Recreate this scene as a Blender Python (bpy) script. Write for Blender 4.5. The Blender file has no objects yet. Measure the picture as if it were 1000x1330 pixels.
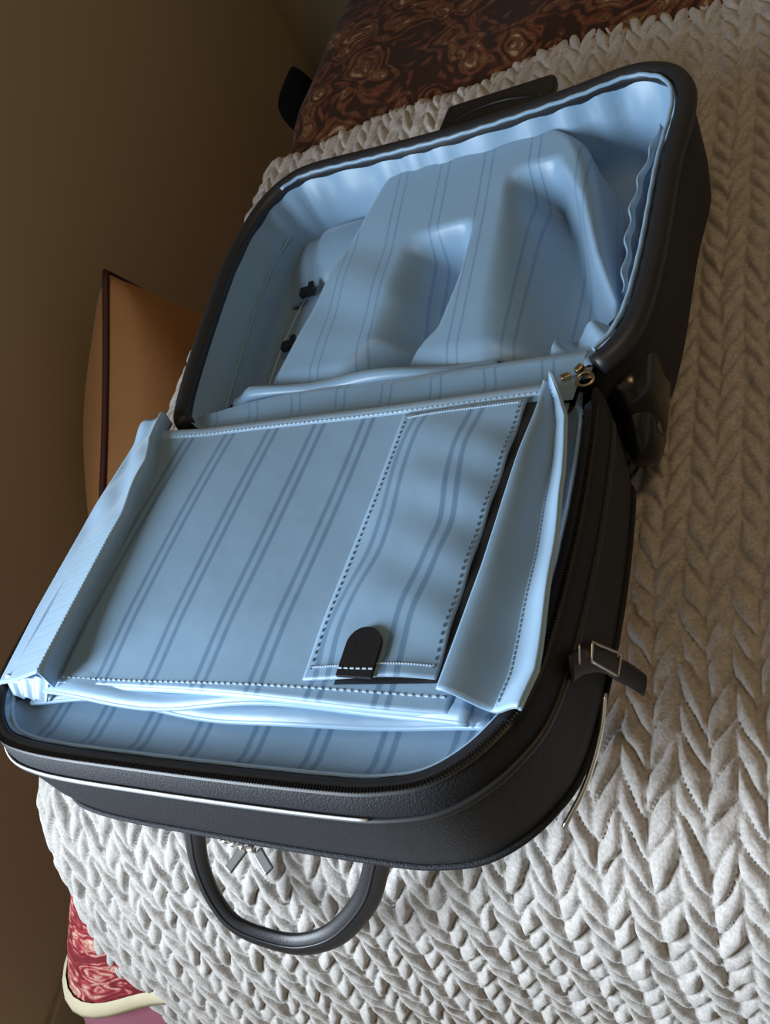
import bpy, bmesh, math, random
import numpy as np
from mathutils import Matrix, Vector
random.seed(4); rng = np.random.default_rng(4)
sc = bpy.context.scene
COL = sc.collection
Z0 = 0.67                      # floor is world z = 0; scene coordinates below are relative to the suitcase hinge line

# ------------------------------------------------------------------ camera
def euler_matrix(a, b, c):
    ca, sa = math.cos(a), math.sin(a); cb, sb = math.cos(b), math.sin(b); cc, sc_ = math.cos(c), math.sin(c)
    Rx = Matrix(((1,0,0),(0,ca,-sa),(0,sa,ca))); Ry = Matrix(((cb,0,sb),(0,1,0),(-sb,0,cb))); Rz = Matrix(((cc,-sc_,0),(sc_,cc,0),(0,0,1)))
    return Rz @ Ry @ Rx
cam_data = bpy.data.cameras.new('camera'); cam = bpy.data.objects.new('camera', cam_data); COL.objects.link(cam)
cam.matrix_world = Matrix.Translation((0.3642, -0.3982, 0.4636 + Z0)) @ euler_matrix(0.6099, 0.4746, 0.2422).to_4x4()
cam_data.sensor_fit = 'VERTICAL'; cam_data.sensor_height = 36; cam_data.lens = 36 * 1150 / 1330
cam_data.clip_start = 0.01
sc.camera = cam
# ------------------------------------------------------------------ light
world = bpy.data.worlds.new('daylight'); sc.world = world; world.use_nodes = True
world.node_tree.nodes['Background'].inputs[0].default_value = (0.75, 0.87, 1.0, 1)
world.node_tree.nodes['Background'].inputs[1].default_value = 1.0
def area(name, loc, rot, sx, sy, power, color):
    d = bpy.data.lights.new(name, 'AREA'); d.shape = 'RECTANGLE'; d.size = sx; d.size_y = sy; d.energy = power; d.color = color
    o = bpy.data.objects.new(name, d); COL.objects.link(o); o.location = loc; o.rotation_euler = rot
    return o
WIN_Y0, WIN_Y1, WIN_Z0, WIN_Z1 = -1.24, -0.55, 0.74, 1.70
WALL_X = -0.73
area('window_daylight', (WALL_X + 0.005, (WIN_Y0+WIN_Y1)/2, (WIN_Z0+WIN_Z1)/2), (0, -math.pi/2, 0), WIN_Z1-WIN_Z0-.06, WIN_Y1-WIN_Y0-.06, 58, (0.76, 0.88, 1.0))
area('warm_fill', (1.0, 0.1, 2.38), (0, 0, 0), .35, .35, 5.0, (1.0, 0.64, 0.32))  # unseen warm fill light, added to warm and lift the ambient
sc.view_settings.view_transform = 'Standard'; sc.view_settings.look = 'None'
sc.view_settings.gamma = 1; sc.view_settings.use_curve_mapping = False
sc.view_settings.exposure = 0.0

# ------------------------------------------------------------------ materials
def nodes_of(m):
    m.use_nodes = True
    return m.node_tree.nodes, m.node_tree.links
def mat(name, color, rough=.6, metal=0, sheen=0, bump=0, bscale=300, var=0, vscale=20, coat=0, spec=.5, coords='Object'):
    m = bpy.data.materials.new(name); n, l = nodes_of(m); b = n['Principled BSDF']
    b.inputs['Base Color'].default_value = (*color, 1); b.inputs['Roughness'].default_value = rough
    b.inputs['Metallic'].default_value = metal; b.inputs['Specular IOR Level'].default_value = spec
    b.inputs['Coat Weight'].default_value = coat
    if sheen: b.inputs['Sheen Weight'].default_value = sheen; b.inputs['Sheen Roughness'].default_value = .4
    tc = n.new('ShaderNodeTexCoord')
    if var:
        t = n.new('ShaderNodeTexNoise'); t.inputs['Scale'].default_value = vscale; t.inputs['Detail'].default_value = 5
        l.new(tc.outputs[coords], t.inputs['Vector'])
        r = n.new('ShaderNodeMix'); r.data_type = 'RGBA'
        r.inputs[6].default_value = (*[c*(1-var) for c in color], 1); r.inputs[7].default_value = (*[min(1, c*(1+var)) for c in color], 1)
        l.new(t.outputs['Fac'], r.inputs[0]); l.new(r.outputs[2], b.inputs['Base Color'])
    if bump:
        t = n.new('ShaderNodeTexNoise'); t.inputs['Scale'].default_value = bscale; t.inputs['Detail'].default_value = 3
        l.new(tc.outputs[coords], t.inputs['Vector'])
        bp = n.new('ShaderNodeBump'); bp.inputs['Strength'].default_value = bump; bp.inputs['Distance'].default_value = .002
        l.new(t.outputs['Fac'], bp.inputs['Height']); l.new(bp.outputs[0], b.inputs['Normal'])
    return m
def math_node(n, l, op, a, b=None, c=None):
    x = n.new('ShaderNodeMath'); x.operation = op
    for i, v in enumerate((a, b, c)):
        if v is None: continue
        if isinstance(v, (int, float)): x.inputs[i].default_value = v
        else: l.new(v, x.inputs[i])
    return x.outputs[0]
LIN = (.205, .335, .475)
def lining_mat(name, stripes, dark=.70, base=LIN, u0=.0175, period=.0455, half=.0044, width=.0021, rough=.36):
    m = mat(name, base, rough, sheen=.25, spec=.5)
    n, l = nodes_of(m); b = n['Principled BSDF']
    uv = n.new('ShaderNodeUVMap'); sep = n.new('ShaderNodeSeparateXYZ'); l.new(uv.outputs[0], sep.inputs[0])
    if stripes:
        d = math_node(n, l, 'PINGPONG', math_node(n, l, 'SUBTRACT', sep.outputs[0], u0), period/2)
        d = math_node(n, l, 'ABSOLUTE', math_node(n, l, 'SUBTRACT', d, half))
        f = n.new('ShaderNodeMapRange'); f.interpolation_type = 'SMOOTHSTEP'
        f.inputs['From Min'].default_value = width*.6; f.inputs['From Max'].default_value = width*1.25
        f.inputs['To Min'].default_value = 1; f.inputs['To Max'].default_value = 0
        l.new(d, f.inputs['Value'])
        mx = n.new('ShaderNodeMix'); mx.data_type = 'RGBA'
        mx.inputs[6].default_value = (*base, 1); mx.inputs[7].default_value = (base[0]*dark*.8, base[1]*dark*.9, base[2]*dark, 1)
        l.new(f.outputs[0], mx.inputs[0]); l.new(mx.outputs[2], b.inputs['Base Color'])
    # fine twill weave and soft creases
    wv = n.new('ShaderNodeTexWave'); wv.inputs['Scale'].default_value = 420; l.new(uv.outputs[0], wv.inputs['Vector'])
    ns = n.new('ShaderNodeTexNoise'); ns.inputs['Scale'].default_value = 26; ns.inputs['Detail'].default_value = 2; l.new(uv.outputs[0], ns.inputs['Vector'])
    b1 = n.new('ShaderNodeBump'); b1.inputs['Strength'].default_value = .08; b1.inputs['Distance'].default_value = .0006; l.new(wv.outputs[1], b1.inputs['Height'])
    b2 = n.new('ShaderNodeBump'); b2.inputs['Strength'].default_value = .16; b2.inputs['Distance'].default_value = .006; l.new(ns.outputs[0], b2.inputs['Height'])
    l.new(b1.outputs[0], b2.inputs['Normal']); l.new(b2.outputs[0], b.inputs['Normal'])
    return m
M = {}
M['lining'] = lining_mat('blue_lining', False)
M['stripe'] = lining_mat('blue_striped_lining', True)
M['stripe_soft'] = lining_mat('blue_striped_lining_tray', True, dark=.86, u0=.012, width=.0011)
M['elastic'] = lining_mat('teal_elastic_lining', False, base=(.21, .38, .47), rough=.6)
M['hem'] = lining_mat('pale_blue_hem', False, base=(.29, .45, .62))
M['thread'] = mat('pale_thread', (.46, .60, .74), .7)
M['thread_dark'] = mat('blue_thread', (.10, .18, .27), .7)
M['nylon'] = mat('black_nylon', (.016, .017, .021), .6, spec=.22, sheen=.02, bump=.5, bscale=900)
M['leather'] = mat('black_leather', (.007, .007, .009), .45, bump=.1, bscale=500)
M['rubber'] = mat('black_plastic', (.006, .006, .007), .22)
M['pipe_black'] = mat('black_piping', (.014, .015, .018), .45)
M['chrome'] = mat('polished_metal', (.75, .74, .72), .22, metal=1)
M['gold'] = mat('brass_metal', (.62, .50, .32), .3, metal=1)
M['grey_metal'] = mat('grey_metal', (.20, .20, .19), .4, metal=.6)
M['edge_highlight'] = mat('pale_highlight', (.75, .78, .82), .4)
M['wall'] = mat('tan_wall_paint', (.45, .375, .255), .5, bump=.05, bscale=120, var=.05, vscale=3)
M['ceiling'] = mat('ceiling_paint', (.34, .27, .18), .8)
M['wall_pale'] = mat('wall_paint', (.34, .27, .165), .7, var=.04, vscale=3)
M['floor'] = mat('brown_floor', (.33, .255, .18), .5, var=.2, vscale=8)
M['base'] = mat('baseboard_paint', (.34, .30, .22), .5)
M['frame'] = mat('window_frame_paint', (.7, .68, .62), .4)
M['mattress'] = mat('mattress_cloth', (.5, .45, .38), .9)
M['plum'] = mat('plum_cloth', (.26, .06, .10), .7, sheen=.4, var=.15, vscale=12)
M['cream'] = mat('cream_cloth', (.52, .45, .30), .8, var=.08, vscale=60)
M['maroon'] = mat('dark_maroon_cloth', (.035, .008, .010), .8, sheen=.2)
M['black_cloth'] = mat('black_cloth', (.004, .004, .005), .9, spec=.1)
M['pillow'] = mat('ochre_cloth', (.36, .17, .055), .75, sheen=.2, var=.18, vscale=9, bump=.25, bscale=70)
M['pipe_red'] = mat('dark_red_piping', (.05, .010, .008), .6)
gl = bpy.data.materials.new('window_glass'); n, l = nodes_of(gl); n['Principled BSDF'].inputs['Transmission Weight'].default_value = 1
n['Principled BSDF'].inputs['Roughness'].default_value = 0.0; M['glass'] = gl
def blanket_mat():
    m = mat('plush_knit', (.50, .455, .405), .95, sheen=.25, spec=.15)
    n, l = nodes_of(m); b = n['Principled BSDF']; tc = n.new('ShaderNodeTexCoord')
    b.inputs['Sheen Roughness'].default_value = .5
    a = n.new('ShaderNodeTexNoise'); a.inputs['Scale'].default_value = 420; a.inputs['Detail'].default_value = 4; l.new(tc.outputs['Object'], a.inputs['Vector'])
    c = n.new('ShaderNodeTexNoise'); c.inputs['Scale'].default_value = 90; c.inputs['Detail'].default_value = 3; l.new(tc.outputs['Object'], c.inputs['Vector'])
    s = math_node(n, l, 'ADD', math_node(n, l, 'MULTIPLY', a.outputs['Fac'], .6), math_node(n, l, 'MULTIPLY', c.outputs['Fac'], .4))
    r = n.new('ShaderNodeMapRange'); r.inputs['From Min'].default_value = .35; r.inputs['From Max'].default_value = .65
    l.new(s, r.inputs['Value'])
    mx = n.new('ShaderNodeMix'); mx.data_type = 'RGBA'; mx.inputs[6].default_value = (.33, .305, .28, 1); mx.inputs[7].default_value = (.54, .505, .475, 1)
    l.new(r.outputs[0], mx.inputs[0]); l.new(mx.outputs[2], b.inputs['Base Color'])
    bp = n.new('ShaderNodeBump'); bp.inputs['Strength'].default_value = .55; bp.inputs['Distance'].default_value = .0016
    l.new(s, bp.inputs['Height']); l.new(bp.outputs[0], b.inputs['Normal'])
    return m
M['blanket'] = blanket_mat()
def paisley_mat(name, stops):
    m = mat(name, (.2, .03, .03), .8, sheen=.08, spec=.2)
    n, l = nodes_of(m); b = n['Principled BSDF']; uv = n.new('ShaderNodeUVMap')
    ns = n.new('ShaderNodeTexNoise'); ns.inputs['Scale'].default_value = 9; ns.inputs['Detail'].default_value = 2; l.new(uv.outputs[0], ns.inputs['Vector'])
    off = n.new('ShaderNodeVectorMath'); off.operation = 'MULTIPLY_ADD'; off.inputs[1].default_value = (.16, .16, .16)
    l.new(ns.outputs['Color'], off.inputs[0]); l.new(uv.outputs[0], off.inputs[2])
    vo = n.new('ShaderNodeTexVoronoi'); vo.inputs['Scale'].default_value = 14; vo.feature = 'SMOOTH_F1'; vo.inputs['Smoothness'].default_value = .25; l.new(off.outputs[0], vo.inputs['Vector'])
    rings = math_node(n, l, 'SINE', math_node(n, l, 'MULTIPLY', vo.outputs['Distance'], 34))
    fl = n.new('ShaderNodeTexVoronoi'); fl.inputs['Scale'].default_value = 55; l.new(off.outputs[0], fl.inputs['Vector'])
    k = math_node(n, l, 'ADD', math_node(n, l, 'MULTIPLY', rings, .22), math_node(n, l, 'SUBTRACT', .72, math_node(n, l, 'MULTIPLY', vo.outputs['Distance'], 1.0)))
    k = math_node(n, l, 'ADD', k, math_node(n, l, 'MULTIPLY', math_node(n, l, 'SUBTRACT', .45, fl.outputs['Distance']), .8))
    cr = n.new('ShaderNodeValToRGB'); e = cr.color_ramp.elements
    e[0].position = 0; e[0].color = (*stops[0][1], 1); e[1].position = 1; e[1].color = (*stops[-1][1], 1)
    for p, c in stops[1:-1]:
        x = e.new(p); x.color = (*c, 1)
    l.new(k, cr.inputs[0]); l.new(cr.outputs[0], b.inputs['Base Color'])
    return m
M['paisley'] = paisley_mat('paisley_print_shaded', ((0, (.035, .014, .008)), (.20, (.09, .030, .015)), (.36, (.17, .055, .025)), (.46, (.05, .022, .010)), (.54, (.22, .115, .05)), (.64, (.075, .033, .015)), (.74, (.30, .19, .10)), (1, (.40, .30, .19))))  # shaded copy of the bedspread print, dim head-end light put into its browns
M['paisley_lit'] = paisley_mat('paisley_print_lit', ((0, (.14, .012, .016)), (.20, (.26, .025, .03)), (.36, (.36, .06, .06)), (.46, (.50, .26, .20)), (.54, (.30, .05, .05)), (.64, (.58, .42, .32)), (.74, (.40, .16, .11)), (1, (.66, .54, .42))))  # lit copy of the same print, window light put into its colours

# ------------------------------------------------------------------ mesh helpers
def link(name, me, m, parent=None, loc=None, smooth=True):
    o = bpy.data.objects.new(name, me); COL.objects.link(o)
    if m is not None: me.materials.append(m)
    if smooth: me.polygons.foreach_set('use_smooth', np.ones(len(me.polygons), bool))
    if parent is not None: o.parent = parent
    if loc is not None: o.location = loc
    return o
def quads_mesh(name, V, F, uv=None):
    me = bpy.data.meshes.new(name); V = np.asarray(V, float); F = np.asarray(F, np.int32)
    me.vertices.add(len(V)); me.vertices.foreach_set('co', V.ravel())
    me.loops.add(F.size); me.loops.foreach_set('vertex_index', F.ravel())
    me.polygons.add(len(F)); me.polygons.foreach_set('loop_start', np.arange(len(F), dtype=np.int32)*4)
    if uv is not None:
        u = me.uv_layers.new(name='UVMap'); u.data.foreach_set('uv', np.asarray(uv, np.float32)[F.ravel()].ravel())
    me.update(calc_edges=True); me.validate()
    return me
def grid(name, P, m, parent=None, uv=None, cu=False, cv=False, thick=0, smooth=True, loc=None, flip=False, even=False):
    P = np.asarray(P, float); nv, nu = P.shape[:2]
    idx = np.arange(nv*nu).reshape(nv, nu)
    if cu: idx = np.concatenate([idx, idx[:, :1]], 1)
    if cv: idx = np.concatenate([idx, idx[:1]], 0)
    F = np.stack([idx[:-1, :-1], idx[:-1, 1:], idx[1:, 1:], idx[1:, :-1]], -1).reshape(-1, 4)
    if flip: F = F[:, ::-1]
    if uv is None: uv = P[..., :2]
    o = link(name, quads_mesh(name, P.reshape(-1, 3), F, np.asarray(uv).reshape(-1, 2)), m, parent, loc, smooth)
    if thick:
        s = o.modifiers.new('thickness', 'SOLIDIFY'); s.thickness = thick; s.offset = -1
    return o
def cr_curve(pts, n, closed=False):
    """n points along a Catmull-Rom curve, evenly spaced by length"""
    p = np.asarray(pts, float)
    q = np.concatenate([p[-1:], p, p[:2]]) if closed else np.concatenate([2*p[:1]-p[1:2], p, 2*p[-1:]-p[-2:-1]])
    out = []
    for i in range(1, len(q)-2):
        t = np.linspace(0, 1, 16, endpoint=False)[:, None]
        a, b, c, d = q[i-1], q[i], q[i+1], q[i+2]
        out.append(.5*((2*b)+(-a+c)*t+(2*a-5*b+4*c-d)*t**2+(-a+3*b-3*c+d)*t**3))
    out = np.concatenate(out+[q[-2:-1]])
    L = np.concatenate([[0], np.cumsum(np.linalg.norm(np.diff(out, axis=0), axis=1))])
    s = np.linspace(0, L[-1], n, endpoint=not closed)
    return np.stack([np.interp(s, L, out[:, k]) for k in range(p.shape[1])], 1)
def tube_grid(path, r1, r2=None, n=8, closed=False, up=(0, 0, 1)):
    """rings of an elliptical tube; r1 across, r2 along 'up'"""
    p = np.asarray(path, float); N = len(p); r2 = r1 if r2 is None else r2
    t = (np.roll(p, -1, 0)-np.roll(p, 1, 0)) if closed else np.gradient(p, axis=0)
    t /= np.linalg.norm(t, axis=1)[:, None]+1e-12
    up = np.broadcast_to(np.asarray(up, float), p.shape)
    s = np.cross(t, up); s /= np.linalg.norm(s, axis=1)[:, None]+1e-9
    w = np.cross(s, t)
    a = np.linspace(0, 2*np.pi, n, endpoint=False)
    r1 = np.broadcast_to(np.asarray(r1, float), (N,)); r2 = np.broadcast_to(np.asarray(r2, float), (N,))
    return p[:, None]+s[:, None]*np.cos(a)[None, :, None]*r1[:, None, None]+w[:, None]*np.sin(a)[None, :, None]*r2[:, None, None]
def tube(name, path, m, parent, r1, r2=None, n=8, closed=False, up=(0, 0, 1), loc=None):
    G = tube_grid(path, r1, r2, n, closed, up)
    if not closed:   # close the ends
        G = np.concatenate([np.broadcast_to(G[0].mean(0), G[:1].shape), G, np.broadcast_to(G[-1].mean(0), G[:1].shape)])
    return grid(name, G, m, parent, cu=True, cv=closed, loc=loc)
def bm_obj(name, bm, m, parent=None, loc=None, smooth=False):
    me = bpy.data.meshes.new(name); bmesh.ops.recalc_face_normals(bm, faces=bm.faces[:]); bm.to_mesh(me); bm.free()
    return link(name, me, m, parent, loc, smooth)
def add_box(bm, c, size, rot=None, bevel=0, seg=2):
    r = bmesh.ops.create_cube(bm, size=1); vs = r['verts']
    bmesh.ops.scale(bm, vec=size, verts=vs)
    if bevel:
        es = list({e for v in vs for e in v.link_edges}); rr = bmesh.ops.bevel(bm, geom=es, offset=bevel, segments=seg, affect='EDGES', profile=.5)
        vs = list({v for f in rr['faces'] for v in f.verts} | {v for v in vs if v.is_valid})
    if rot is not None: bmesh.ops.transform(bm, matrix=rot.to_4x4(), verts=vs)
    bmesh.ops.translate(bm, vec=c, verts=vs)
def box(name, c, size, m, parent=None, rot=None, bevel=0, loc=None, smooth=False):
    bm = bmesh.new(); add_box(bm, c, size, rot, bevel); return bm_obj(name, bm, m, parent, loc, smooth)
def tag(o, label, cat, group=None):
    o['label'] = label; o['category'] = cat
    if group: o['group'] = group
    return o
def struct(o): o['kind'] = 'structure'; return o
def smooth01(a, b, x):
    t = np.clip((np.asarray(x, float)-a)/(b-a), 0, 1); return t*t*(3-2*t)
def wob(x, y, k, seed=0):
    """smooth pseudo noise in about -1..1"""
    r = np.random.default_rng(seed); s = 0
    for i in range(6):
        a = r.uniform(0, 2*np.pi); f = k*r.uniform(.5, 1.6); s = s+np.sin((np.cos(a)*x+np.sin(a)*y)*f+r.uniform(0, 6.28))
    return s/3.2

# ------------------------------------------------------------------ room
RX, RY0, RY1, RZ = 2.5, -2.7, 1.37, 2.45
struct(box('floor', ((RX+WALL_X)/2, (RY0+RY1)/2, -.05), (RX-WALL_X+.2, RY1-RY0+.2, .1), M['floor']))
struct(box('ceiling', ((RX+WALL_X)/2, (RY0+RY1)/2, RZ+.05), (RX-WALL_X+.2, RY1-RY0+.2, .1), M['ceiling']))
bm = bmesh.new()
for y0, y1, z0, z1 in ((RY0, WIN_Y0, 0, RZ), (WIN_Y1, RY1, 0, RZ), (WIN_Y0, WIN_Y1, 0, WIN_Z0), (WIN_Y0, WIN_Y1, WIN_Z1, RZ)):
    add_box(bm, (WALL_X-.05, (y0+y1)/2, (z0+z1)/2), (.1, y1-y0, z1-z0))
struct(bm_obj('wall_left', bm, M['wall']))
struct(box('wall_back', ((RX+WALL_X)/2, RY1+.05, RZ/2), (RX-WALL_X+.2, .1, RZ), M['wall_pale']))
struct(box('wall_right', (RX+.05, (RY0+RY1)/2, RZ/2), (.1, RY1-RY0, RZ), M['wall_pale']))
struct(box('wall_front', ((RX+WALL_X)/2, RY0-.05, RZ/2), (RX-WALL_X+.2, .1, RZ), M['wall_pale']))
struct(box('baseboard_left', (WALL_X+.006, (RY0+RY1)/2, .03), (.012, RY1-RY0, .06), M['base'], bevel=.002))
win = bpy.data.objects.new('window_1', None); COL.objects.link(win); win.location = (WALL_X-.05, (WIN_Y0+WIN_Y1)/2, WIN_Z0); struct(win)
bm = bmesh.new(); wy, wz = WIN_Y1-WIN_Y0, WIN_Z1-WIN_Z0
for c, s in (((0, 0, .02), (.07, wy, .04)), ((0, 0, wz-.02), (.07, wy, .04)), ((0, wy/2-.02, wz/2), (.07, .04, wz-.08)), ((0, -wy/2+.02, wz/2), (.07, .04, wz-.08)), ((0, 0, wz/2), (.05, .03, wz-.08))):
    add_box(bm, c, s)
bm_obj('window_frame', bm, M['frame'], win)
for s in (-1, 1): box('pane', (-.01, s*wy/4, wz/2), (.004, wy/2-.035, wz-.08), M['glass'], win)

# ------------------------------------------------------------------ bed surface profile (foot end drapes down)
PROF_L = [(.62, -.122), (.3, -.122), (0, -.122), (-.2, -.122), (-.25, -.124), (-.302, -.138), (-.347, -.173), (-.384, -.232), (-.428, -.312), (-.457, -.377), (-.49, -.46), (-.515, -.54), (-.53, -.62)]
PROF_R = [(.62, -.122), (.3, -.122), (0, -.122), (-.17, -.122), (-.225, -.127), (-.275, -.145), (-.318, -.185), (-.345, -.245), (-.362, -.307), (-.383, -.377), (-.405, -.46), (-.425, -.54), (-.44, -.62)]
def profile(n, offset):
    out = []
    for pr in (PROF_L, PROF_R):
        c = cr_curve(pr, n); t = np.gradient(c, axis=0); t /= np.linalg.norm(t, axis=1)[:, None]
        nrm = np.stack([-t[:, 1], t[:, 0]], 1); nrm *= np.sign(nrm[:, 1:2]+1e-9)*1.0
        nrm = np.where((nrm[:, 1:2] < 0), -nrm, nrm)
        out.append(c+nrm*offset)
    return out
# ---- braided blanket: one continuous surface, every plait a rounded bulge
def build_blanket():
    U0, U1 = -.455, .72
    nu = 700; nv = 860
    u = np.linspace(U0, U1, nu)
    A, B = profile(nv, -.009)
    s = np.concatenate([[0], np.cumsum(np.linalg.norm(np.diff(A, axis=0), axis=1))])
    ublk = np.clip(u, -.36, None)
    k = smooth01(-.32, .15, ublk)[None, :, None]
    YZ = A[:, None]*(1-k)+B[:, None]*k
    Y, Z = YZ[..., 0].copy(), YZ[..., 1].copy()
    head = smooth01(.25, 0, s)[:, None]
    Y += head*(.016*np.sin(u*9+.6)+.010*np.sin(u*23)+.035*u)[None]+head*.012
    X = np.broadcast_to(u, Y.shape).copy()
    Z += .0035*wob(X, Y, 16, 3)
    # wrapped left edge of the mattress
    u0 = (-.362+.018*smooth01(.5, .95, s)-.060*smooth01(.95, 1.3, s))[:, None]; r = .05
    over = np.clip(u0-X, 0, None); th = over/r
    t = np.gradient(np.stack([Y, Z], -1), axis=0); t /= np.linalg.norm(t, axis=-1)[..., None]+1e-12
    ny, nz = t[..., 1], -t[..., 0]; sg = np.where(nz < 0, -1, 1); ny, nz = ny*sg, nz*sg
    X = np.where(over > 0, u0-r*np.sin(np.clip(th, 0, 2.6)), X); dn = r*(1-np.cos(np.clip(th, 0, 2.6)))
    Y -= ny*dn; Z -= nz*dn
    # folded end at the head side
    e = smooth01(.02, 0, s)[:, None]; Z -= .012*e
    P = np.stack([X, Y, Z], -1)
    gu = np.gradient(P, axis=1); gv = np.gradient(P, axis=0); N = np.cross(gv, gu); N /= np.linalg.norm(N, axis=-1)[..., None]+1e-12
    N *= np.where(N[nv//4:nv//4+1, nu//2:nu//2+1, 2:3] < 0, -1, 1)
    UU, SS = np.meshgrid(u, s)
    wu = UU+.0028*wob(UU, SS, 30, 5)+.0010*wob(UU, SS, 170, 15); ws = SS+.005*wob(UU, SS, 38, 6)+.0022*wob(UU, SS, 150, 16)
    pitch_u, pitch_v, slope = .0355, .0262, 1.1
    cu = wu/pitch_u+.10; ci = np.floor(cu); d = np.abs(cu-ci-.5)*2; side = np.sign(cu-ci-.5)
    w = ws/pitch_v-slope*d+.13*np.sin(ci*5.1)+.28*(side > 0)*np.sin(ci*2.3)
    wi = np.floor(w); fw = w-wi
    rnd = np.modf(np.sin(ci*12.9898+wi*78.233+side*37.7)*43758.5453)[0]
    rnd2 = np.modf(np.sin(ci*39.34+wi*11.13+side*91.7)*24634.63)[0]
    fw2 = np.clip(fw+.06*rnd2*np.sin(np.pi*fw), 0, 1)
    hv = (1-np.abs(2*fw2-1)**2.6)**.62
    hd = (1-np.abs(2*d-1)**3.0)**.55
    hem_fade = .35+.65*smooth01(U0+.005, U0+.03, UU)
    h = (.0080*(.80+.26*rnd)*hv*(.25+.75*hd)+.0018*(fw-.5)*hd+.0009*wob(UU, SS, 230, 17))*hem_fade
    P = P+N*h[..., None]
    return grid('braided_blanket', P, M['blanket'], uv=np.stack([UU, SS], -1), loc=(0, 0, Z0))
blanket = tag(build_blanket(), 'greige plush blanket of thick braided plaits covering the bed under the suitcase', 'blanket')

# ---- bedspread under the blanket: paisley print, cream border; plum skirt below
def drape_scale(th, z):      # th 0 = left side, 1 = foot; the corner flares out towards the hem
    return .33+(1-.33)*smooth01(.0, .8, th)+(.54*smooth01(-.16, -.40, z)-.06)*np.exp(-((th-.58)/.22)**2)
def drape_ring(z_list, d_list, n_left=60, n_arc=28, n_foot=90, ruffle=0, inset=0):
    base, nrm, th = [], [], []
    for y in np.linspace(1.22, -.25, n_left): base.append((-.325, y)); nrm.append((-1, 0)); th.append(0)
    for a in np.linspace(0, 1, n_arc+2)[1:-1]: base.append((-.325, -.25)); nrm.append((-math.cos(a*math.pi/2), -math.sin(a*math.pi/2))); th.append(a)
    for x in np.linspace(-.325, 1.15, n_foot): base.append((x, -.25+.02*float(smooth01(-.3, .15, x)))); nrm.append((0, -1)); th.append(1)
    base, nrm, th = np.array(base), np.array(nrm), np.array(th)
    L = np.concatenate([[0], np.cumsum(np.linalg.norm(np.diff(base+nrm*.15, axis=0), axis=1))])
    narrow = np.where(th == 1, 1-.28*smooth01(-.3, .1, base[:, 0]), 1)
    rows = []
    for z, d in zip(z_list, d_list):
        dd = d*drape_scale(th, z)*narrow-inset-.024*smooth01(.85, 1, th)*smooth01(-.33, -.26, base[:, 0])*(d > .05)
        if ruffle: dd = dd+ruffle*np.sin(L*95)*min(1, abs(z-z_list[0])*14)
        p = base+nrm*dd[:, None]; rows.append(np.concatenate([p, np.full((len(p), 1), z)], 1))
    return np.array(rows), L
spread = bpy.data.objects.new('bedspread', None); COL.objects.link(spread); spread.location = (.4, .4, Z0-.15)
tag(spread, 'burgundy and tan paisley bedspread with cream hem, under the blanket', 'bedspread')
back = (-.4, -.4, .15)
zz = [-.134, -.136, -.142, -.152, -.173, -.205, -.245, -.29, -.335, -.384]
dd_ = [-.05, 0, .04, .07, .096, .117, .139, .162, .185, .209]
G, Ld = drape_ring(zz, dd_, inset=.012)
G[..., 2] += .002*wob(G[..., 0], G[..., 1], 30, 8)
UVd = np.stack(np.broadcast_arrays(Ld[None, :], np.array(zz)[:, None]*1.3), -1)
grid('drape', G, M['paisley_lit'], spread, uv=UVd*2.0, loc=back)
nx, ny = 170, 130
U, Y = np.meshgrid(np.linspace(-.44, 1.15, nx), np.linspace(-.2, 1.22, ny))
over = np.clip(-.330-U, 0, None); th_ = np.clip(over/.05, 0, 2.2)
Zt = -.137+.020*smooth01(.58, .70, Y)+(.005*wob(U, Y, 14, 9)-.0015)*smooth01(.54, .68, Y)-.05*(1-np.cos(th_))
X = np.where(over > 0, -.330-.05*np.sin(th_)+.004*np.sin(Y*26)*np.clip(th_, 0, 1), U)
X += .03*smooth01(.56, .5, Y)*(over > 0)*np.clip(th_, 0, 1)
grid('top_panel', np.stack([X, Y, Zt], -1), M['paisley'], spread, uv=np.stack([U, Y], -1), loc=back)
Gb, _ = drape_ring([-.372, -.374, -.382, -.389, -.391], [.203, .208, .212, .214, .207], inset=.0105)
bo = grid('cream_border', Gb, M['cream'], spread, loc=back); bo['label'] = 'cream border band'
Gs, _ = drape_ring([-.39, -.41, -.45, -.50, -.55, -.60, -.655], [.206, .216, .235, .255, .27, .283, .295], ruffle=.006, inset=.014, n_left=160, n_arc=50, n_foot=300)
sk = grid('bed_skirt', Gs, M['plum'], loc=(0, 0, Z0)); tag(sk, 'plum gathered bed skirt hanging below the cream border at the foot corner', 'bed skirt')
bed = bpy.data.objects.new('bed', None); COL.objects.link(bed); bed.location = (.4, .46, 0)
tag(bed, 'mattress and base hidden under the bedspread and blanket', 'bed')
box('mattress', (0, 0, .41), (1.44, 1.5, .22), M['mattress'], bed, bevel=.04, smooth=True)
box('bed_base', (0, 0, .19), (1.40, 1.46, .20), M['mattress'], bed, bevel=.01)
for sx in (-1, 1):
    for sy in (-1, 1): box('leg', (sx*.62, sy*.65, .045), (.06, .06, .09), M['rubber'], bed)

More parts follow.
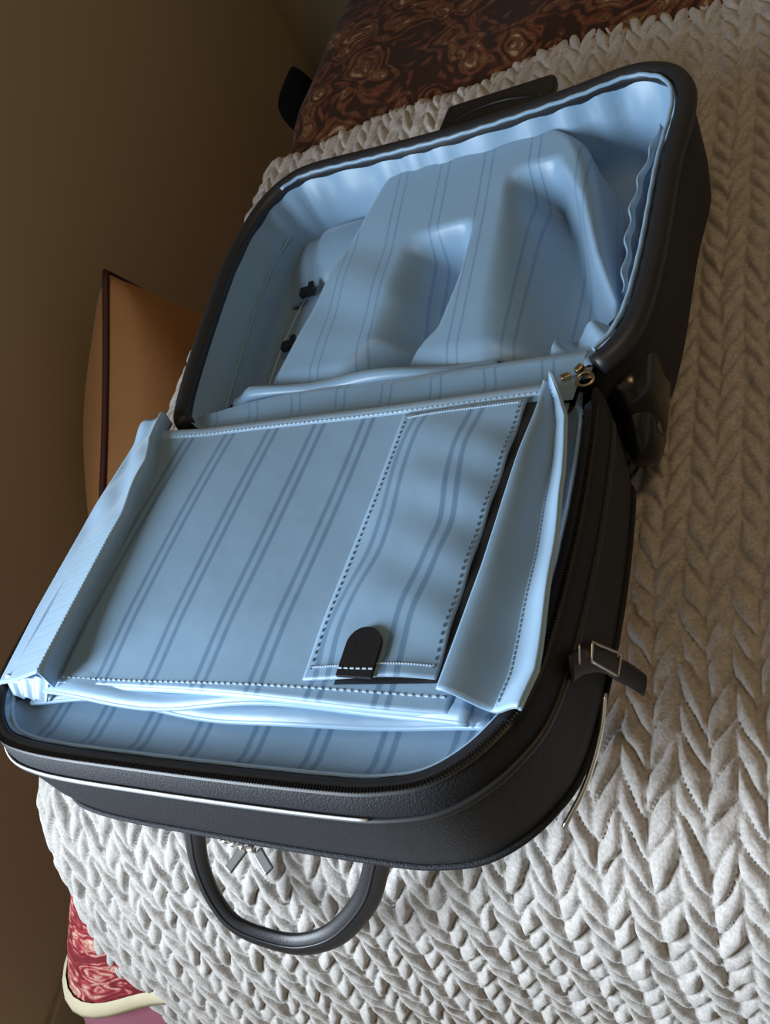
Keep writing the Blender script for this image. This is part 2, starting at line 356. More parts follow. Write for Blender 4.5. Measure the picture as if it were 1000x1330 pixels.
# ---- cushions
def cushion(name, size, thick, m, pipe_m, origin, uax, vax, label, cat, pinch=.06, pipe_r=.0055):
    n = 36; s = np.linspace(-1, 1, n); S, T = np.meshgrid(s, s)
    k = 1-pinch*(1-np.abs(S)**2)*np.abs(T)**2; k2 = 1-pinch*(1-np.abs(T)**2)*np.abs(S)**2
    h = thick/2*((1-S**2)*(1-T**2)+1e-9)**.42*(1+.06*wob(S, T, 4, 2))
    uax, vax = np.array(uax, float), np.array(vax, float); uax /= np.linalg.norm(uax); vax -= uax*(vax@uax); vax /= np.linalg.norm(vax); w = np.cross(uax, vax)
    root = bpy.data.objects.new(name, None); COL.objects.link(root); tag(root, label, cat)
    base = np.array(origin, float); corners = [base+uax*a*size[0]/2+vax*b_*size[1]/2 for a in (-1, 1) for b_ in (-1, 1)]
    root.location = (base[0], base[1], base[2])
    def pt(S, T, H, k, k2): return uax*(S*k2*size[0]/2)[..., None]+vax*(T*k*size[1]/2)[..., None]+w*H[..., None]
    Pf = pt(S, T, h, k, k2); Pb = pt(S, T, -h, k, k2)
    bm = bmesh.new()
    me1 = grid('cushion_cover', Pf, m, root); me2 = grid('tmp', Pb, m, None)
    bm.from_mesh(me1.data); bm.from_mesh(me2.data); bmesh.ops.remove_doubles(bm, verts=bm.verts[:], dist=.0006); bmesh.ops.recalc_face_normals(bm, faces=bm.faces[:]); bm.to_mesh(me1.data); bm.free()
    bpy.data.objects.remove(me2)
    me1.data.polygons.foreach_set('use_smooth', np.ones(len(me1.data.polygons), bool))
    if pipe_m:
        loop = np.concatenate([Pf[0, :-1], Pf[:-1, -1], Pf[-1, :0:-1], Pf[:0:-1, 0]])
        tube('piping', loop, pipe_m, root, pipe_r, n=6, closed=True, up=tuple(w))
    return root
uu = np.array((.0, -.42, -.205)); vv = np.array((-.04, .205, -.42)); uu /= np.linalg.norm(uu); vv /= np.linalg.norm(vv)
cc = np.array((-.60, .405, -.105+Z0))+uu*.21+vv*.21
cushion('ochre_pillow', (.42, .42), .23, M['pillow'], M['pipe_red'], cc, uu, vv, 'ochre pillow with dark red piping wedged between bed and left wall', 'pillow', pinch=.03)
cushion('maroon_cushion', (.42, .30), .14, M['maroon'], None, (-.235, 1.19, -.025+Z0), (1, 0, 0), (0, .9, .35), 'dark maroon cushion at the far head end of the bed', 'cushion')
cushion('black_cushion', (.09, .07), .06, M['black_cloth'], None, (-.428, .80, -.175+Z0), (0, 1, .1), (.1, 0, -1), 'small black cushion tucked beside the bed near the paisley edge', 'cushion')

# ------------------------------------------------------------------ suitcase
case = bpy.data.objects.new('suitcase', None); COL.objects.link(case); case.location = (0, 0, Z0-.12)
tag(case, 'open black wheeled suitcase with pale blue striped lining lying on the bed', 'suitcase')
CL = (0, 0, .12)
aT, bL = .03, -.174
def Tp(x, h, o): x, h, o = np.broadcast_arrays(np.asarray(x, float), h, o); return np.stack([x, h*math.cos(aT)-o*math.sin(aT), h*math.sin(aT)+o*math.cos(aT)], -1)
def Lp(x, h, o): x, h, o = np.broadcast_arrays(np.asarray(x, float), h, o); return np.stack([x, h*math.cos(bL)-o*math.sin(bL), h*math.sin(bL)+o*math.cos(bL)], -1)
nL = np.array((0, -math.sin(bL), math.cos(bL))); nT = np.array((0, -math.sin(aT), math.cos(aT)))
TRAY = [(-.19, .006), (-.201, .03), (-.207, .1), (-.209, .19), (-.203, .24), (-.189, .282), (-.167, .306), (-.135, .315), (-.05, .309), (.034, .305), (.134, .309), (.187, .315), (.216, .305), (.233, .283), (.237, .25), (.229, .19), (.222, .095), (.212, .038), (.192, .009), (.165, .002), (0, .002), (-.16, .002)]
LID = [(-.228, -.03), (-.232, -.12), (-.230, -.21), (-.222, -.265), (-.197, -.301), (-.155, -.314), (-.05, -.317), (.08, -.317), (.124, -.314), (.154, -.304), (.18, -.278), (.195, -.24), (.200, -.15), (.197, -.06), (.19, -.022), (.168, -.005), (0, -.004), (-.19, -.004), (-.219, -.012)]
NR = 220
tray_loop = cr_curve(TRAY, NR, True); lid_loop = cr_curve(LID, NR, True)
def inset(loop, d):
    t = np.roll(loop, -1, 0)-np.roll(loop, 1, 0); t /= np.linalg.norm(t, axis=1)[:, None]
    nrm = np.stack([-t[:, 1], t[:, 0]], 1); c = loop.mean(0)
    sgn = np.sign(np.sum((c-loop)*nrm, 1).sum())
    return loop+nrm*sgn*np.asarray(d).reshape(-1, 1) if np.ndim(d) else loop+nrm*sgn*d
def shell(name, fn, loop, layers, m, parent, cap=True, ruffle=None, uvs=True):
    rows = []
    for i, (o, d) in enumerate(layers):
        dd = np.full(len(loop), d, float); oo = np.full(len(loop), o, float)
        if ruffle is not None: r1, r2 = ruffle(i, loop); dd = dd+r1; oo = oo+r2
        q = inset(loop, dd); hinge = smooth01(.02, .004, np.abs(loop[:, 1]))*smooth01(.2, .17, np.abs(loop[:, 0])); rows.append(fn(q[:, 0], q[:, 1], np.minimum(oo, oo*(1-hinge)+hinge*np.minimum(oo, -.016))))
    if cap:
        c = rows[-1].mean(0)
        for f in (.75, .5, .25, 0.001): rows.append(c+(rows[-1 if f == .75 else len(layers)-1]-c)*f)
    G = np.array(rows)
    # tangential uv: along loop / down the wall; caps use x,y
    return grid(name, G, m, parent, uv=G[..., :2], cu=True, loc=CL)
# tray
shell('tray_shell', Tp, tray_loop, [(.0, .001), (-.004, -.003), (-.03, -.004), (-.07, -.004), (-.1, -.001), (-.113, .006), (-.118, .018)], M['nylon'], case)
j0 = int(np.argmin(np.abs(tray_loop[:, 0]+.19)+np.abs(tray_loop[:, 1]-.006))); torder = np.roll(tray_loop, -j0, 0); torder = torder[:next(i for i in range(NR) if torder[i][0] > .1 and torder[i][1] < .0045)]
tube('tray_piping', Tp(*torder.T, 0.0), M['pipe_black'], case, .0088, .0085, n=10, up=tuple(nT), loc=CL)
rim_edge = inset(torder, .0095); rim_edge = rim_edge[(rim_edge[:, 0] > .10) | (rim_edge[:, 1] > .29)]
tube('rim_lining_edge', Tp(*rim_edge.T, .006+.0005*np.sin(np.arange(len(rim_edge))*1.9)), M['lining'], case, .0018, n=8, up=tuple(nT), loc=CL)
def tray_ruffle(i, loop):
    x, h = loop.T; k = [0, .5, 1, .6, 0, 0, 0][i]
    ang = np.arange(len(loop))/len(loop)*2*np.pi
    r = .0022*np.sin(ang*37+1.3*np.sin(ang*9))*k*(smooth01(.15, .28, h)+.5*smooth01(.1, .2, x))
    return r, np.zeros(len(loop))
tray_lining = shell('tray_lining', Tp, tray_loop, [(.0045, .0045), (-.004, .008), (-.018, .013), (-.034, .019), (-.060, .021), (-.078, .026), (-.084, .04)], M['lining'], case, ruffle=tray_ruffle)
# piece of wall lining seam on the left side
sel = [(x, h) for x, h in inset(tray_loop, .0195) if x < -.15 and .02 < h < .268]
sel.sort(key=lambda p: p[1]); tube('lining_seam', Tp(*np.array(sel).T, -.034), M['elastic'], tray_lining, .0012, n=6, loc=None)
# striped cover over the telescopic handle
hs = np.array([.018, .03, .067, .124, .194, .237, .27, .29, .303])
xl = np.array([-.150, -.142, -.130, -.118, -.105, -.086, -.074, -.067, -.058])
xr = np.array([.178, .186, .194, .180, .168, .159, .150, .138, .118])
hh = np.linspace(.018, .303, 90); ss = np.linspace(0, 1, 110)
XL = np.interp(hh, hs, xl); XR = np.interp(hh, hs, xr)
ker = np.ones(9)/9
XL = np.convolve(np.pad(XL, 4, 'edge'), ker, 'valid'); XR = np.convolve(np.pad(XR, 4, 'edge'), ker, 'valid')
XX = XL[:, None]+(XR-XL)[:, None]*ss[None]; HH = np.broadcast_to(hh[:, None], XX.shape)
r1 = np.interp(hh, [.05, .077, .09, .14, .2], [.006, .022, .032, .041, .045])[:, None]
g1 = smooth01(-.060, 0, XX-r1+.006)*(1-smooth01(-.010, .010, XX-r1))*(1-smooth01(.188, .212, HH))*smooth01(.02, .06, HH)
l2 = np.interp(hh, [.05, .1, .16, .25], [.088, .082, .08, .078])[:, None]; r2 = np.interp(hh, [.05, .09, .14, .205, .25], [.186, .184, .165, .147, .127])[:, None]
g2 = smooth01(-.08, 1.0, (XX-l2)/(r2-.014-l2))*(1-smooth01(-.016, .006, XX-r2))*(1-smooth01(.238, .262, HH))*smooth01(.02, .05, HH)
OO = -.020-.052*g1-.050*g2-.022*smooth01(.07, .02, HH)+.004*smooth01(.2, .3, HH)
OO = OO-.006*smooth01(-.03, -.12, XX)*smooth01(.05, .25, HH)
OO += .0022*np.sin((XX*.6+HH)*60)*np.exp(-((XX+.06)/.05)**2)*smooth01(.08, .14, HH)*(1-smooth01(.18, .25, HH))
# rounded outer edges: round-over at left/right/far
eL = (XX-XL[:, None]); eR = (XR[:, None]-XX); eF = .303-HH
OO -= .012*(1-np.clip(eL/.014, 0, 1))**2+.012*(1-np.clip(eR/.014, 0, 1))**2+.006*(1-np.clip(eF/.012, 0, 1))**2
core = Tp(XX, HH, OO); U = XX.copy()
Lsk, Rsk, uL, uR = [], [], [], []
for f, dx, o in ((1, .003, -.058), (2, .010, -.083)):
    Lsk.insert(0, Tp(XL-dx-.003*np.sin(hh*60), hh, np.full_like(hh, o))); Rsk.append(Tp(XR+dx, hh, np.full_like(hh, o))); uL.insert(0, XL-.02*f); uR.append(XR+.02*f)
Gc = np.concatenate([np.array(Lsk).transpose(1, 0, 2), core, np.array(Rsk).transpose(1, 0, 2)], 1)
Uc = np.concatenate([np.array(uL).T, U, np.array(uR).T], 1)
Hc = np.broadcast_to(hh[:, None], Uc.shape)
far = Gc[-1].copy(); far[:, 2] = -.06
Gc = np.concatenate([Gc, far[None]]); Uc = np.concatenate([Uc, Uc[-1:]]); Hc = np.concatenate([Hc, Hc[-1:]+.02])
cover = grid('handle_cover', Gc, M['stripe_soft'], case, uv=np.stack([Uc, Hc], -1), loc=CL)
cover['label'] = 'striped blue lining stretched over the telescopic handle'
# strap panel with two black clips at the left of the cover
hp = np.linspace(.045, .262, 40); xe = np.interp(hp, [.045, .1, .15, .2, .262], [-.180, -.176, -.174, -.166, -.145])
sp = np.linspace(0, 1, 12); XP = xe[:, None]+((np.interp(hp, hs, xl)+.02)-xe)[:, None]*sp
OP = -.072+.010*np.sin(sp*2.2)[None]+.002*np.sin(hp*70)[:, None]*sp
panel_s = grid('strap_panel', Tp(XP, np.broadcast_to(hp[:, None], XP.shape), OP), M['lining'], case, loc=CL, thick=.001)
tube('edge_piping', Tp(xe, hp, -.071), M['hem'], panel_s, .0014, n=6)
for x, h in ((-.150, .205), (-.152, .135)):
    bm = bmesh.new(); add_box(bm, (0, 0, 0), (.017, .011, .007), bevel=.0015); add_box(bm, (.004, .006, .002), (.006, .009, .004), bevel=.001)
    o = bm_obj('clip', bm, M['rubber'], panel_s); o.location = Tp(x, h, -.057); o.rotation_euler = (0, 0, .1)
# rounded pad of lining in the far left corner
def patch(name, fn, pts, o_fn, m, parent, n=24, thick=.0012, loc=CL, uv=None):
    """bilinear quad patch: pts = four (x,h) corners a,b,c,d (a-b first row, d-c last row)"""
    a, b, c, d = [np.array(p, float) for p in pts]; S, T = np.meshgrid(np.linspace(0, 1, n), np.linspace(0, 1, n))
    XY = (a*(1-S[..., None])+b*S[..., None])*(1-T[..., None])+(d*(1-S[..., None])+c*S[..., None])*T[..., None]
    O = o_fn(S, T); G = fn(XY[..., 0], XY[..., 1], O)
    return grid(name, G, m, parent, uv=XY if uv is None else uv(S, T), thick=thick, loc=loc)
patch('corner_pad', Tp, [(-.186, .205), (-.095, .215), (-.062, .300), (-.178, .292)], lambda S, T: -.076+.024*(np.sin(np.pi*S)*np.sin(np.pi*np.clip(T*1.05, 0, 1)))**.6+.018*T-.006*np.exp(-((S-.45+.3*T)/.07)**2), M['lining'], case, n=36)
# elastic side pocket on the right wall
hq = np.linspace(.085, .262, 60); q = inset(tray_loop, .022); right = np.array(sorted([(h, x) for x, h in q if x > .1 and .03 < h < .285])); xq = np.interp(hq, right[:, 0], right[:, 1])
rows = [Tp(xq-.006*np.sin((hq-.085)/.177*np.pi)-dx-.0018*np.sin(hq*190)*k, hq, o) for o, dx, k in ((-.066, -.004, 0), (-.04, .001, .5), (-.016, .004, 1), (-.0145, .0025, 1), (-.02, .0, .6))]
grid('side_pocket', np.array(rows), M['lining'], case, loc=CL)
# crumpled lining in the near right corner
patch('crumpled_lining', Tp, [(.132, .012), (.186, .018), (.197, .062), (.150, .056)], lambda S, T: -.024+.008*np.sin(S*9+T*6)*np.sin(T*4+1)+.008*S, M['lining'], case, n=30)
# gusset across the hinge
xg = np.linspace(-.205, .176, 90); rows = []; uvg = []
for i, (h, z) in enumerate(((.060, -.062), (.046, -.034), (.036, -.014), (.026, -.007), (.014, -.012), (.004, -.010), (-.004, -.004), (-.012, .001), (-.020, .002))):
    rows.append(np.stack([xg, h+.0025*np.sin(xg*14+i)-.006*smooth01(-.1, -.19, xg)*(h > .02), z+.0016*np.sin(xg*31+i*1.7)], -1)); uvg.append(np.stack([xg, np.full_like(xg, h)], -1))
grid('hinge_gusset', np.array(rows), M['stripe_soft'], case, uv=np.array(uvg), loc=CL)
xf = np.linspace(-.168, .10, 70); rows = []
for i, (h, z) in enumerate(((.040, -.014), (.045, -.008), (.052, -.010), (.060, -.022), (.068, -.036))):
    rows.append(np.stack([xf, h+.004*np.sin(xf*17)-.010*(xf+.168)/.27, z-.012*smooth01(-.02, .1, xf)-.014*smooth01(-.135, -.168, xf)+.0018*np.sin(xf*50+i)], -1))
grid('lining_fold', np.array(rows), M['lining'], case, uv=np.array(rows)[..., :2], thick=.0015, loc=CL)
# grab handle on the far side
bm = bmesh.new(); add_box(bm, (.043, .372, -.024), (.118, .064, .016), Matrix.Rotation(-.12, 3, 'X'), bevel=.006, seg=3)
gh = bm_obj('grab_handle', bm, M['leather'], case, loc=CL, smooth=True)
xh = np.linspace(-.008, .094, 24); tube('handle_seam', np.stack([xh, .366+.014*np.sin((xh+.008)/.102*np.pi), np.full(24, -.0165)], -1), M['leather'], gh, .0035, .002, n=8)
for x in (-.006, .092): box('handle_mount', (x, .330, -.038), (.020, .04, .03), M['rubber'], gh, bevel=.006, smooth=True)
# wheels at the hinge side
for sx, cx in ((1, .2), (-1, -.185)):
    bm = bmesh.new(); add_box(bm, (0, 0, 0), (.040, .085, .082), bevel=.018, seg=4)
    hsg = bm_obj('wheel_housing', bm, M['rubber'], case, smooth=True); hsg.location = (cx-sx*.002-.008*(sx < 0), .040-.015*(sx < 0), (-.062 if sx > 0 else -.076)+.12)
    prof = [(-.012, .004), (-.012, .022), (-.009, .030), (-.004, .0335), (.004, .0335), (.009, .030), (.012, .022), (.012, .004)]
    ang = np.linspace(0, 2*np.pi, 28, endpoint=False)
    G = np.array([[(x, r*math.cos(t), r*math.sin(t)) for t in ang] for x, r in prof])
    wheel = grid('wheel', G, M['rubber'], case, cu=True); wheel.location = (cx+sx*.002, .012, -.078+.12)
    G = np.array([[(x, r*math.cos(t), r*math.sin(t)) for t in ang] for x, r in ((-.0135, .001), (-.0135, .009), (.0135, .009), (.0135, .001))])
    grid('wheel_hub', G, M['grey_metal'], wheel, cu=True)
# lid
lid_shell = shell('lid_shell', Lp, lid_loop, [(.0, .0), (-.003, -.003), (-.014, -.005), (-.03, -.006), (-.065, -.006), (-.088, -.003), (-.100, .006), (-.109, .028), (-.114, .06)], M['nylon'], case)
front = np.array([p for p in lid_loop if p[1] < -.02])
i0 = int(np.argmin(np.abs(lid_loop[:, 0]+.228)+np.abs(lid_loop[:, 1]+.03))); order = np.roll(lid_loop, -i0, 0); 
order = order[:next(i for i in range(NR) if order[i][0] > .1 and order[i][1] > -.024)]
ztape = np.array([Lp(*inset(order, d).T, o) for o, d in ((.0005, -.002), (.003, .0015), (.0028, .007), (-.002, .0085))]); grid('zipper_tape', ztape, M['pipe_black'], case, loc=CL)
# zipper teeth: one row of small blocks along the rim
dense = cr_curve(order, 470); tt = np.gradient(dense, axis=0)
bm = bmesh.new()
for p, t in zip(inset(dense, .0) if False else dense, tt):
    c = Lp(p[0], p[1], .0036); x = Vector((t[0], t[1]*math.cos(bL), t[1]*math.sin(bL))).normalized(); z = Vector(nL); y = z.cross(x)
    add_box(bm, c, (.0011, .0030, .0014), Matrix((x, y, z)).transposed())
bm_obj('zipper_teeth', bm, M['rubber'], case, loc=CL)
tube('lid_piping', Lp(*inset(order, -.006).T, -.020), M['pipe_black'], case, .0026, n=8, up=tuple(nL), loc=CL)
wc = [p for p in order if p[1] < -.25 and p[0] < .12]; wc = np.array(wc)[:-3]
tr = tube('piping_highlight', Lp(*inset(order, -.0072)[[i for i, p in enumerate(order) if p[1] < -.25 and p[0] < .11]].T, -.0165), M['edge_highlight'], case, .0008, n=6, up=tuple(nL), loc=CL); tr['label'] = 'thin white line painted in as the highlight on the lid edge'  # white tube stands in for a highlight along the lid edge
tube('lower_piping', Lp(*inset(order, -.0045).T, -.086), M['nylon'], case, .0022, n=8, up=tuple(nL), loc=CL)
def lid_ruffle(i, loop):
    a = np.arange(len(loop)); return .0012*np.sin(a*1.1)*(i in (1, 2)), np.zeros(len(loop))
lid_lining = shell('lid_lining', Lp, lid_loop, [(.001, .0085), (-.004, .0105), (-.011, .015), (-.015, .024), (-.016, .04)], M['stripe'], case, ruffle=lid_ruffle)
tube('lining_edge', Lp(*inset(order, .011).T, -.004), M['hem'], lid_lining, .0018, n=6)
# organizer: three stacked pockets, the front one striped
def stitches(name, pts, m, parent, step=.0042, size=(.0026, .0008, .0008), fn=Lp, o=.006):
    c = cr_curve(pts, max(3, int(np.linalg.norm(np.diff(np.array(pts), axis=0), axis=1).sum()/step))); t = np.gradient(c, axis=0); bm = bmesh.new()
    for p, d in zip(c, t):
        pos = fn(p[0], p[1], o(p[0], p[1]) if callable(o) else o); x = Vector((fn(d[0], d[1], 0.)).tolist()).normalized(); z = Vector(nL); y = z.cross(x)
        add_box(bm, pos, size, Matrix((x, y, z)).transposed())
    return bm_obj(name, bm, m, parent)
def panel_o(x, h):
    x, h = np.asarray(x, float), np.asarray(h, float)
    return .006+.0022*np.sin(x*22+1)*np.sin(h*16)+.004*smooth01(-.14, -.21, x)-.003*smooth01(-.2, -.265, h)
for k, (o, hb, xa, xb) in enumerate(((-.007, -.2735, -.192, .172), (-.001, -.270, -.205, .163))):
    S = np.linspace(0, 1, 60); T = np.linspace(0, 1, 30)
    X = xa+(xb-xa)*S[None, :]; Hh = -.02+(hb+.004*np.sin(S*8+k*2)+.02)[None, :]*T[:, None]
    X = np.broadcast_to(X, Hh.shape)
    pk = grid('pocket_layer', Lp(X, Hh, o+.003*np.sin(X*40+k)*T[:, None]), M['lining'], case, uv=np.stack([X, Hh], -1), thick=.002, loc=CL)
    tube('hem_edge', Lp(X[-1], Hh[-1], o+.003*np.sin(X[-1]*40+k)), M['hem'], pk, .002, n=6)
S, T = np.linspace(0, 1, 110), np.linspace(0, 1, 90)
xtop = -.214+(.160+.214)*S; xbot = -.205+(.152+.205)*S
X = xtop[None]*(1-T[:, None])+xbot[None]*T[:, None]; Hh = (-.012-.004*S)[None]*(1-T[:, None])+(-.265+.003*np.sin(S*5))[None]*T[:, None]
organizer = grid('organizer_panel', Lp(X, Hh, panel_o(X, Hh)), M['stripe'], case, uv=np.stack([X, Hh], -1), thick=.0018, loc=CL)
organizer['label'] = 'striped blue organizer panel of the lid'
rows = [Lp(xtop[4:], -.012-.004*S[4:]-w, panel_o(xtop[4:], -.012-.004*S[4:]-w)+d) for w, d in ((-.002, .0), (-.001, .0022), (.004, .0026), (.009, .0024), (.0105, .0004))]
grid('top_hem', np.array(rows), M['hem'], organizer)
stitches('stitching', [(x, -.012-.004*(x+.214)/.374-.0075) for x in np.linspace(-.19, .152, 12)], M['thread'], organizer, o=lambda x, h: panel_o(x, h)+.0027)
stitches('stitching', [(x, -.2585) for x in np.linspace(-.165, .145, 12)], M['thread'], organizer, step=.0048, o=lambda x, h: panel_o(x, h)+.0022)
rows = [Lp(xbot, -.265+.003*np.sin(S*5)-w, panel_o(xbot, -.265)+d) for w, d in ((-.003, .0006), (-.0005, .0008), (.002, -.001), (.001, -.0035))]
grid('bottom_hem', np.array(rows), M['hem'], organizer)
# small flap pocket on the panel
S2, T2 = np.meshgrid(np.linspace(0, 1, 50), np.linspace(0, 1, 90))
PX = (.050+.099*S2)*(1-T2)+(.053+.086*S2)*T2; PH = (-.0275-.0015*S2)*(1-T2)+(-.2545+.006*S2)*T2
def puff(S, T): return .0045*(1-np.abs(2*S-1)**3)*(1-np.abs(2*T-1)**6)+.0011*np.sin(T*17+S*4)*np.sin(S*3.1)+.0009*np.sin(T*31-S*6)*S
PO = panel_o(PX, PH)+.0022+puff(S2, T2)+.003*smooth01(.93, 1, T2)*np.sin(S2*3.14)
pocket = grid('flap_pocket', Lp(PX, PH, PO), M['stripe'], case, uv=np.stack([PX+.004*np.sin(T2*9)-.005, PH], -1), thick=.0016, loc=CL)
for k, mm in ((2, 'thread'), (47, 'thread')):
    bm = bmesh.new()
    for i in range(2, 88, 2):
        c = Lp(PX[i, k], PH[i, k], PO[i, k]+.0021); add_box(bm, c, (.0008, .0024, .0007), Matrix.Rotation(bL, 3, 'X'))
    bm_obj('stitching', bm, M[mm if k == 46 else 'thread_dark'], pocket)
bm = bmesh.new()
for i in range(2, 48): add_box(bm, Lp(PX[2, i], PH[2, i], PO[2, i]+.0021), (.0014, .0008, .0007))
bm_obj('stitching', bm, M['thread'], pocket); bm = bmesh.new()
for i in range(2, 48): add_box(bm, Lp(PX[86, i], PH[86, i], PO[86, i]+.0021), (.0013, .0008, .0007))
bm_obj('stitching', bm, M['thread'], pocket)
Ts = np.linspace(.01, .99, 40); ex = (.149)*(1-Ts)+.139*Ts; eh = (-.030)*(1-Ts)-.2485*Ts
op = grid('pocket_gap_shade', np.array([Lp(ex+w, eh, panel_o(ex, eh)+.0024) for w in (-.003, .003, .0068)]), M['pipe_black'], pocket); op['label'] = 'black strip standing in for shade in the pocket gap'  # black strip painted in for the shade in the gap beside the flap
xs_ = np.linspace(.075, .14, 20); grid('lower_gap_shade', np.array([Lp(xs_, -.2535+.08*(xs_-.053)-w, panel_o(xs_, -.255)+.0030) for w in (-.002, .0015, .0042)]), M['pipe_black'], pocket)  # black strip for shade under the lower pocket edge
# black snap tab
n_ = 24; a = np.linspace(0, np.pi, n_); bx = np.concatenate([[.102, ], .0905+.0115*np.cos(a), [.079]]); bh = np.concatenate([[-.2535], -.2325+.0115*np.sin(a), [-.2535]])
bm = bmesh.new(); vs = []
for dz in (0, .0025): vs.append([bm.verts.new(Lp(x, h, float(panel_o(x, h))+.0075+dz).tolist()) for x, h in zip(bx, bh)])
bm.faces.new(vs[1]); bm.faces.new(vs[0][::-1])
for i in range(len(bx)):
    j = (i+1) % len(bx); bm.faces.new((vs[0][i], vs[0][j], vs[1][j], vs[1][i]))
tab = bm_obj('snap_tab', bm, M['leather'], pocket); tab['label'] = 'black leather snap tab'
stitches('stitching', [(.0805, -.2490), (.0905, -.2488), (.1005, -.2484)], M['thread'], tab, step=.003, o=lambda x, h: float(panel_o(x, h))+.0102)
# right side flap
Hf = np.linspace(0, 1, 80); St = np.linspace(0, 1, 40)
hr = -.012-.250*Hf
xi = np.interp(-hr, [.012, .05, .18, .262], [.157, .158, .154, .148])
xo = np.interp(-hr, [.012, .055, .11, .17, .24, .262], [.164, .181, .190, .195, .200, .196])
X = xi[:, None]+(xo-xi)[:, None]*St; O = .004+(.013*(1-smooth01(.05, .62, St))+.011*smooth01(.6, 1, St))[None]*(.35+.65*smooth01(0, .35, Hf))[:, None]+.0012*np.sin(hr*90)[:, None]*St
Hg = hr[:, None]-.008*St[None]*smooth01(.6, 1, Hf)[:, None]
O = O+.010*smooth01(.08, 0, Hf)[:, None]*St
rflap = grid('side_flap', Lp(X, Hg, O), M['lining'], case, uv=np.stack([X, Hg], -1), thick=.0016, loc=CL)
band = 24
grid('hem_band', Lp(X[:, band:], Hg[:, band:], O[:, band:]+.0009), M['hem'], rflap, thick=.0012)
bm = bmesh.new()
for i in range(2, 78): add_box(bm, Lp(X[i, band+1], Hg[i, band+1], O[i, band+1]+.0024), (.0009, .0020, .0009))
bm_obj('stitching', bm, M['thread_dark'], rflap)
tube('flap_edge', Lp(X[:, -1], Hg[:, -1], O[:, -1]), M['hem'], rflap, .0015, n=6)
# crumpled gusset ends under the right flap
patch('gusset_end', Lp, [(.125, -.255), (.172, -.258), (.178, -.272), (.135, -.268)], lambda S, T: -.001-.006*T+.003*np.sin(S*16+T*5), M['hem'], case, n=26)
# left side flap with gathered elastic
hr = .004-.272*Hf
xo = np.interp(-hr, [-.004, .09, .2, .268], [-.236, -.236, -.227, -.217]); xi = np.interp(-hr, [-.004, .03, .06, .12, .2, .268], [-.212, -.207, -.192, -.180, -.173, -.167])
St = np.concatenate([np.linspace(0, 1, 36), [1.0, .985, .97, .96]]); ridge = xi+.010
X = xo[:, None]+(ridge-xo)[:, None]*St
rise = np.concatenate([np.linspace(0, 1, 36)**1.25, [.8, .5, .25, 0]])
O = .005+.019*rise[None]*(.8+.2*smooth01(.0, .3, Hf))[:, None]+.006*smooth01(.09, 0, Hf)[:, None]*(1-np.clip(St, 0, 1))
O = O+.0026*np.sin(hr*75+2)[:, None]*np.sin(St*7)[None]*(1-smooth01(.35, .6, Hf))[:, None]
lflap = grid('side_flap', Lp(X, np.broadcast_to(hr[:, None], X.shape), O), M['hem'], case, uv=np.stack([X, np.broadcast_to(hr[:, None], X.shape)], -1), thick=.0016, loc=CL)
k0 = 36; O2 = O[k0:, 12:]+.0012+.0005*np.sin(np.linspace(0, 44*2*np.pi, len(hr)-k0))[:, None]
hfine = np.linspace(hr[k0], hr[-1], 180); Xe = np.stack([np.interp(-hfine, -hr, X[:, j]) for j in range(12, 36)], 1); Oe = np.stack([np.interp(-hfine, -hr, O[:, j]) for j in range(12, 36)], 1)
grid('gathered_elastic', Lp(Xe, np.broadcast_to(hfine[:, None], Xe.shape), Oe+.0013+.0006*np.sin(hfine*2100)[:, None]), M['elastic'], lflap)
tube('flap_edge', Lp(X[:, 0], hr, O[:, 0]), M['thread'], lflap, .0013, n=6)
patch('gusset_end', Lp, [(-.212, -.262), (-.165, -.262), (-.170, -.274), (-.206, -.272)], lambda S, T: .008-.012*T+.002*np.sin(S*18), M['hem'], case, n=24)
# carry loop on the front of the lid
HP = [(-.080, -.298, -.03), (-.093, -.312, -.055), (-.108, -.324, -.08), (-.123, -.343, -.115), (-.127, -.363, -.15), (-.115, -.377, -.172), (-.083, -.381, -.185), (-.054, -.378, -.185), (-.021, -.366, -.172), (.015, -.344, -.14), (.038, -.324, -.105), (.051, -.312, -.08), (.062, -.300, -.052), (.066, -.292, -.035)]
hp_ = cr_curve(HP, 80)
loop_handle = tube('carry_loop', hp_, M['leather'], case, .0100, .0045, n=12, up=(0, -.75, .65), loc=CL)
tube('edge_stitch', hp_[6:-6]+np.array((0, -.003, .0035)), M['pipe_black'], loop_handle, .0012, n=5)
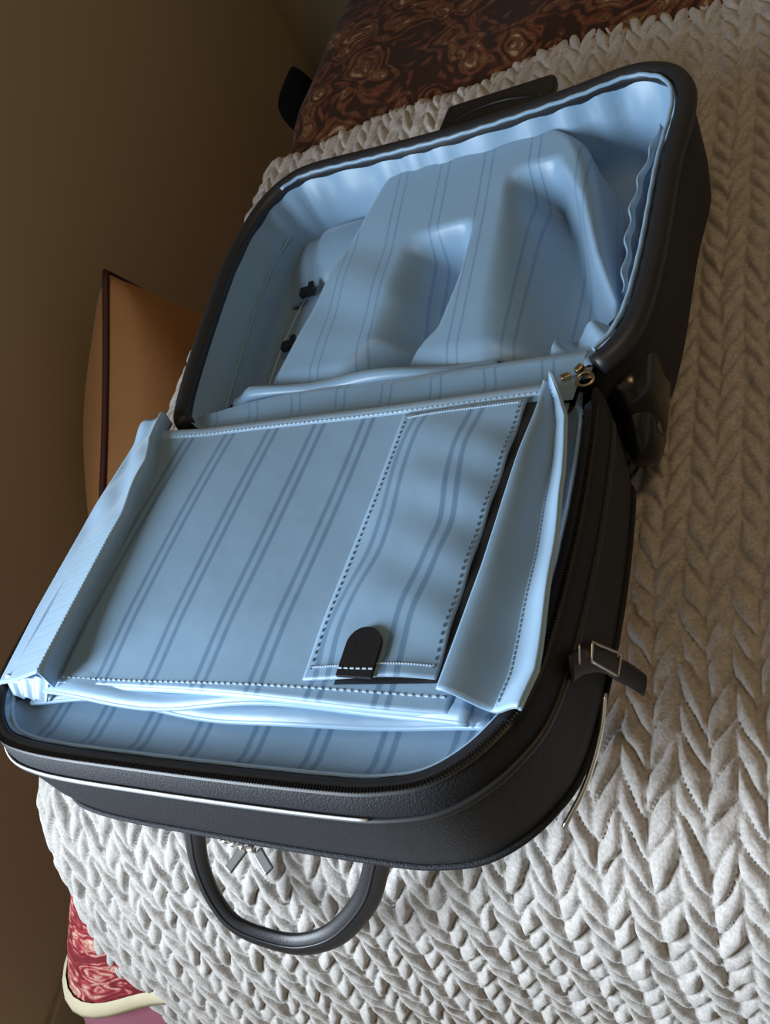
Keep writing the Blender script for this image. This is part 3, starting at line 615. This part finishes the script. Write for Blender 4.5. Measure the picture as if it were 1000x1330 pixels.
# zipper pulls under the front edge
zp = bpy.data.objects.new('zipper_pull', None)
bm = bmesh.new()
for k in range(4): add_box(bm, (-.092+.009*k, -.324-.001*k, -.098), (.006, .006, .005), Matrix.Rotation(.5*k, 3, 'Z'), bevel=.001)
slider = bm_obj('zipper_slider', bm, M['chrome'], case, loc=CL, smooth=True)
for c, r in (((-.080, -.336, -.1025), -.5), ((-.054, -.334, -.1015), .9)):
    box('pull_tab', c, (.008, .020, .003), M['grey_metal'], slider, Matrix.Rotation(r, 3, 'Z'), bevel=.001)
# brass sliders at the right end of the hinge zip
bm = bmesh.new()
for c, r in (((.166, .004, -.004), .3), ((.176, .008, -.002), .9), ((.184, .001, -.003), 1.6)): add_box(bm, c, (.007, .005, .005), Matrix.Rotation(r, 3, 'Z'), bevel=.001)
bm_obj('hinge_zip_slider', bm, M['gold'], case, loc=CL, smooth=True)
tube('hinge_zip_ring', np.array([(.182+.006*math.cos(t), -.004+.006*math.sin(t), .0005) for t in np.linspace(0, 6.28, 20, endpoint=False)]), M['gold'], case, .0012, n=6, closed=True, loc=CL)
# side strap with metal buckle on the right wall of the lid
st = cr_curve([(.2075, -.228, .030), (.2085, -.216, .012), (.210, -.204, -.016), (.212, -.200, -.040), (.216, -.198, -.056), (.221, -.199, -.068)], 30)
strap = tube('buckle_strap', st, M['leather'], case, .0075, .0018, n=10, up=(1, 0, .1), loc=CL)
fr = np.array([(.211, -.204, .010), (.2135, -.191, -.038), (.2135, -.206, -.036), (.211, -.2145, .008)])
frame_pts = np.concatenate([np.linspace(fr[i], fr[(i+1) % 4], 8, endpoint=False) for i in range(4)])
tube('buckle', frame_pts, M['chrome'], strap, .0010, n=6, closed=True, up=(1, 0, 0))
tube('strap_keeper', np.linspace((.2108, -.224, .026), (.2108, -.214, .030), 6), M['chrome'], strap, .0007, n=6, up=(1, 0, 0))
# bright zip line low on the right wall
tube('side_zip', cr_curve([Lp(.2105, -.214, -.062), Lp(.209, -.235, -.070), Lp(.202, -.262, -.080), Lp(.190, -.285, -.090)], 24), M['chrome'], case, .0017, n=6, loc=CL)
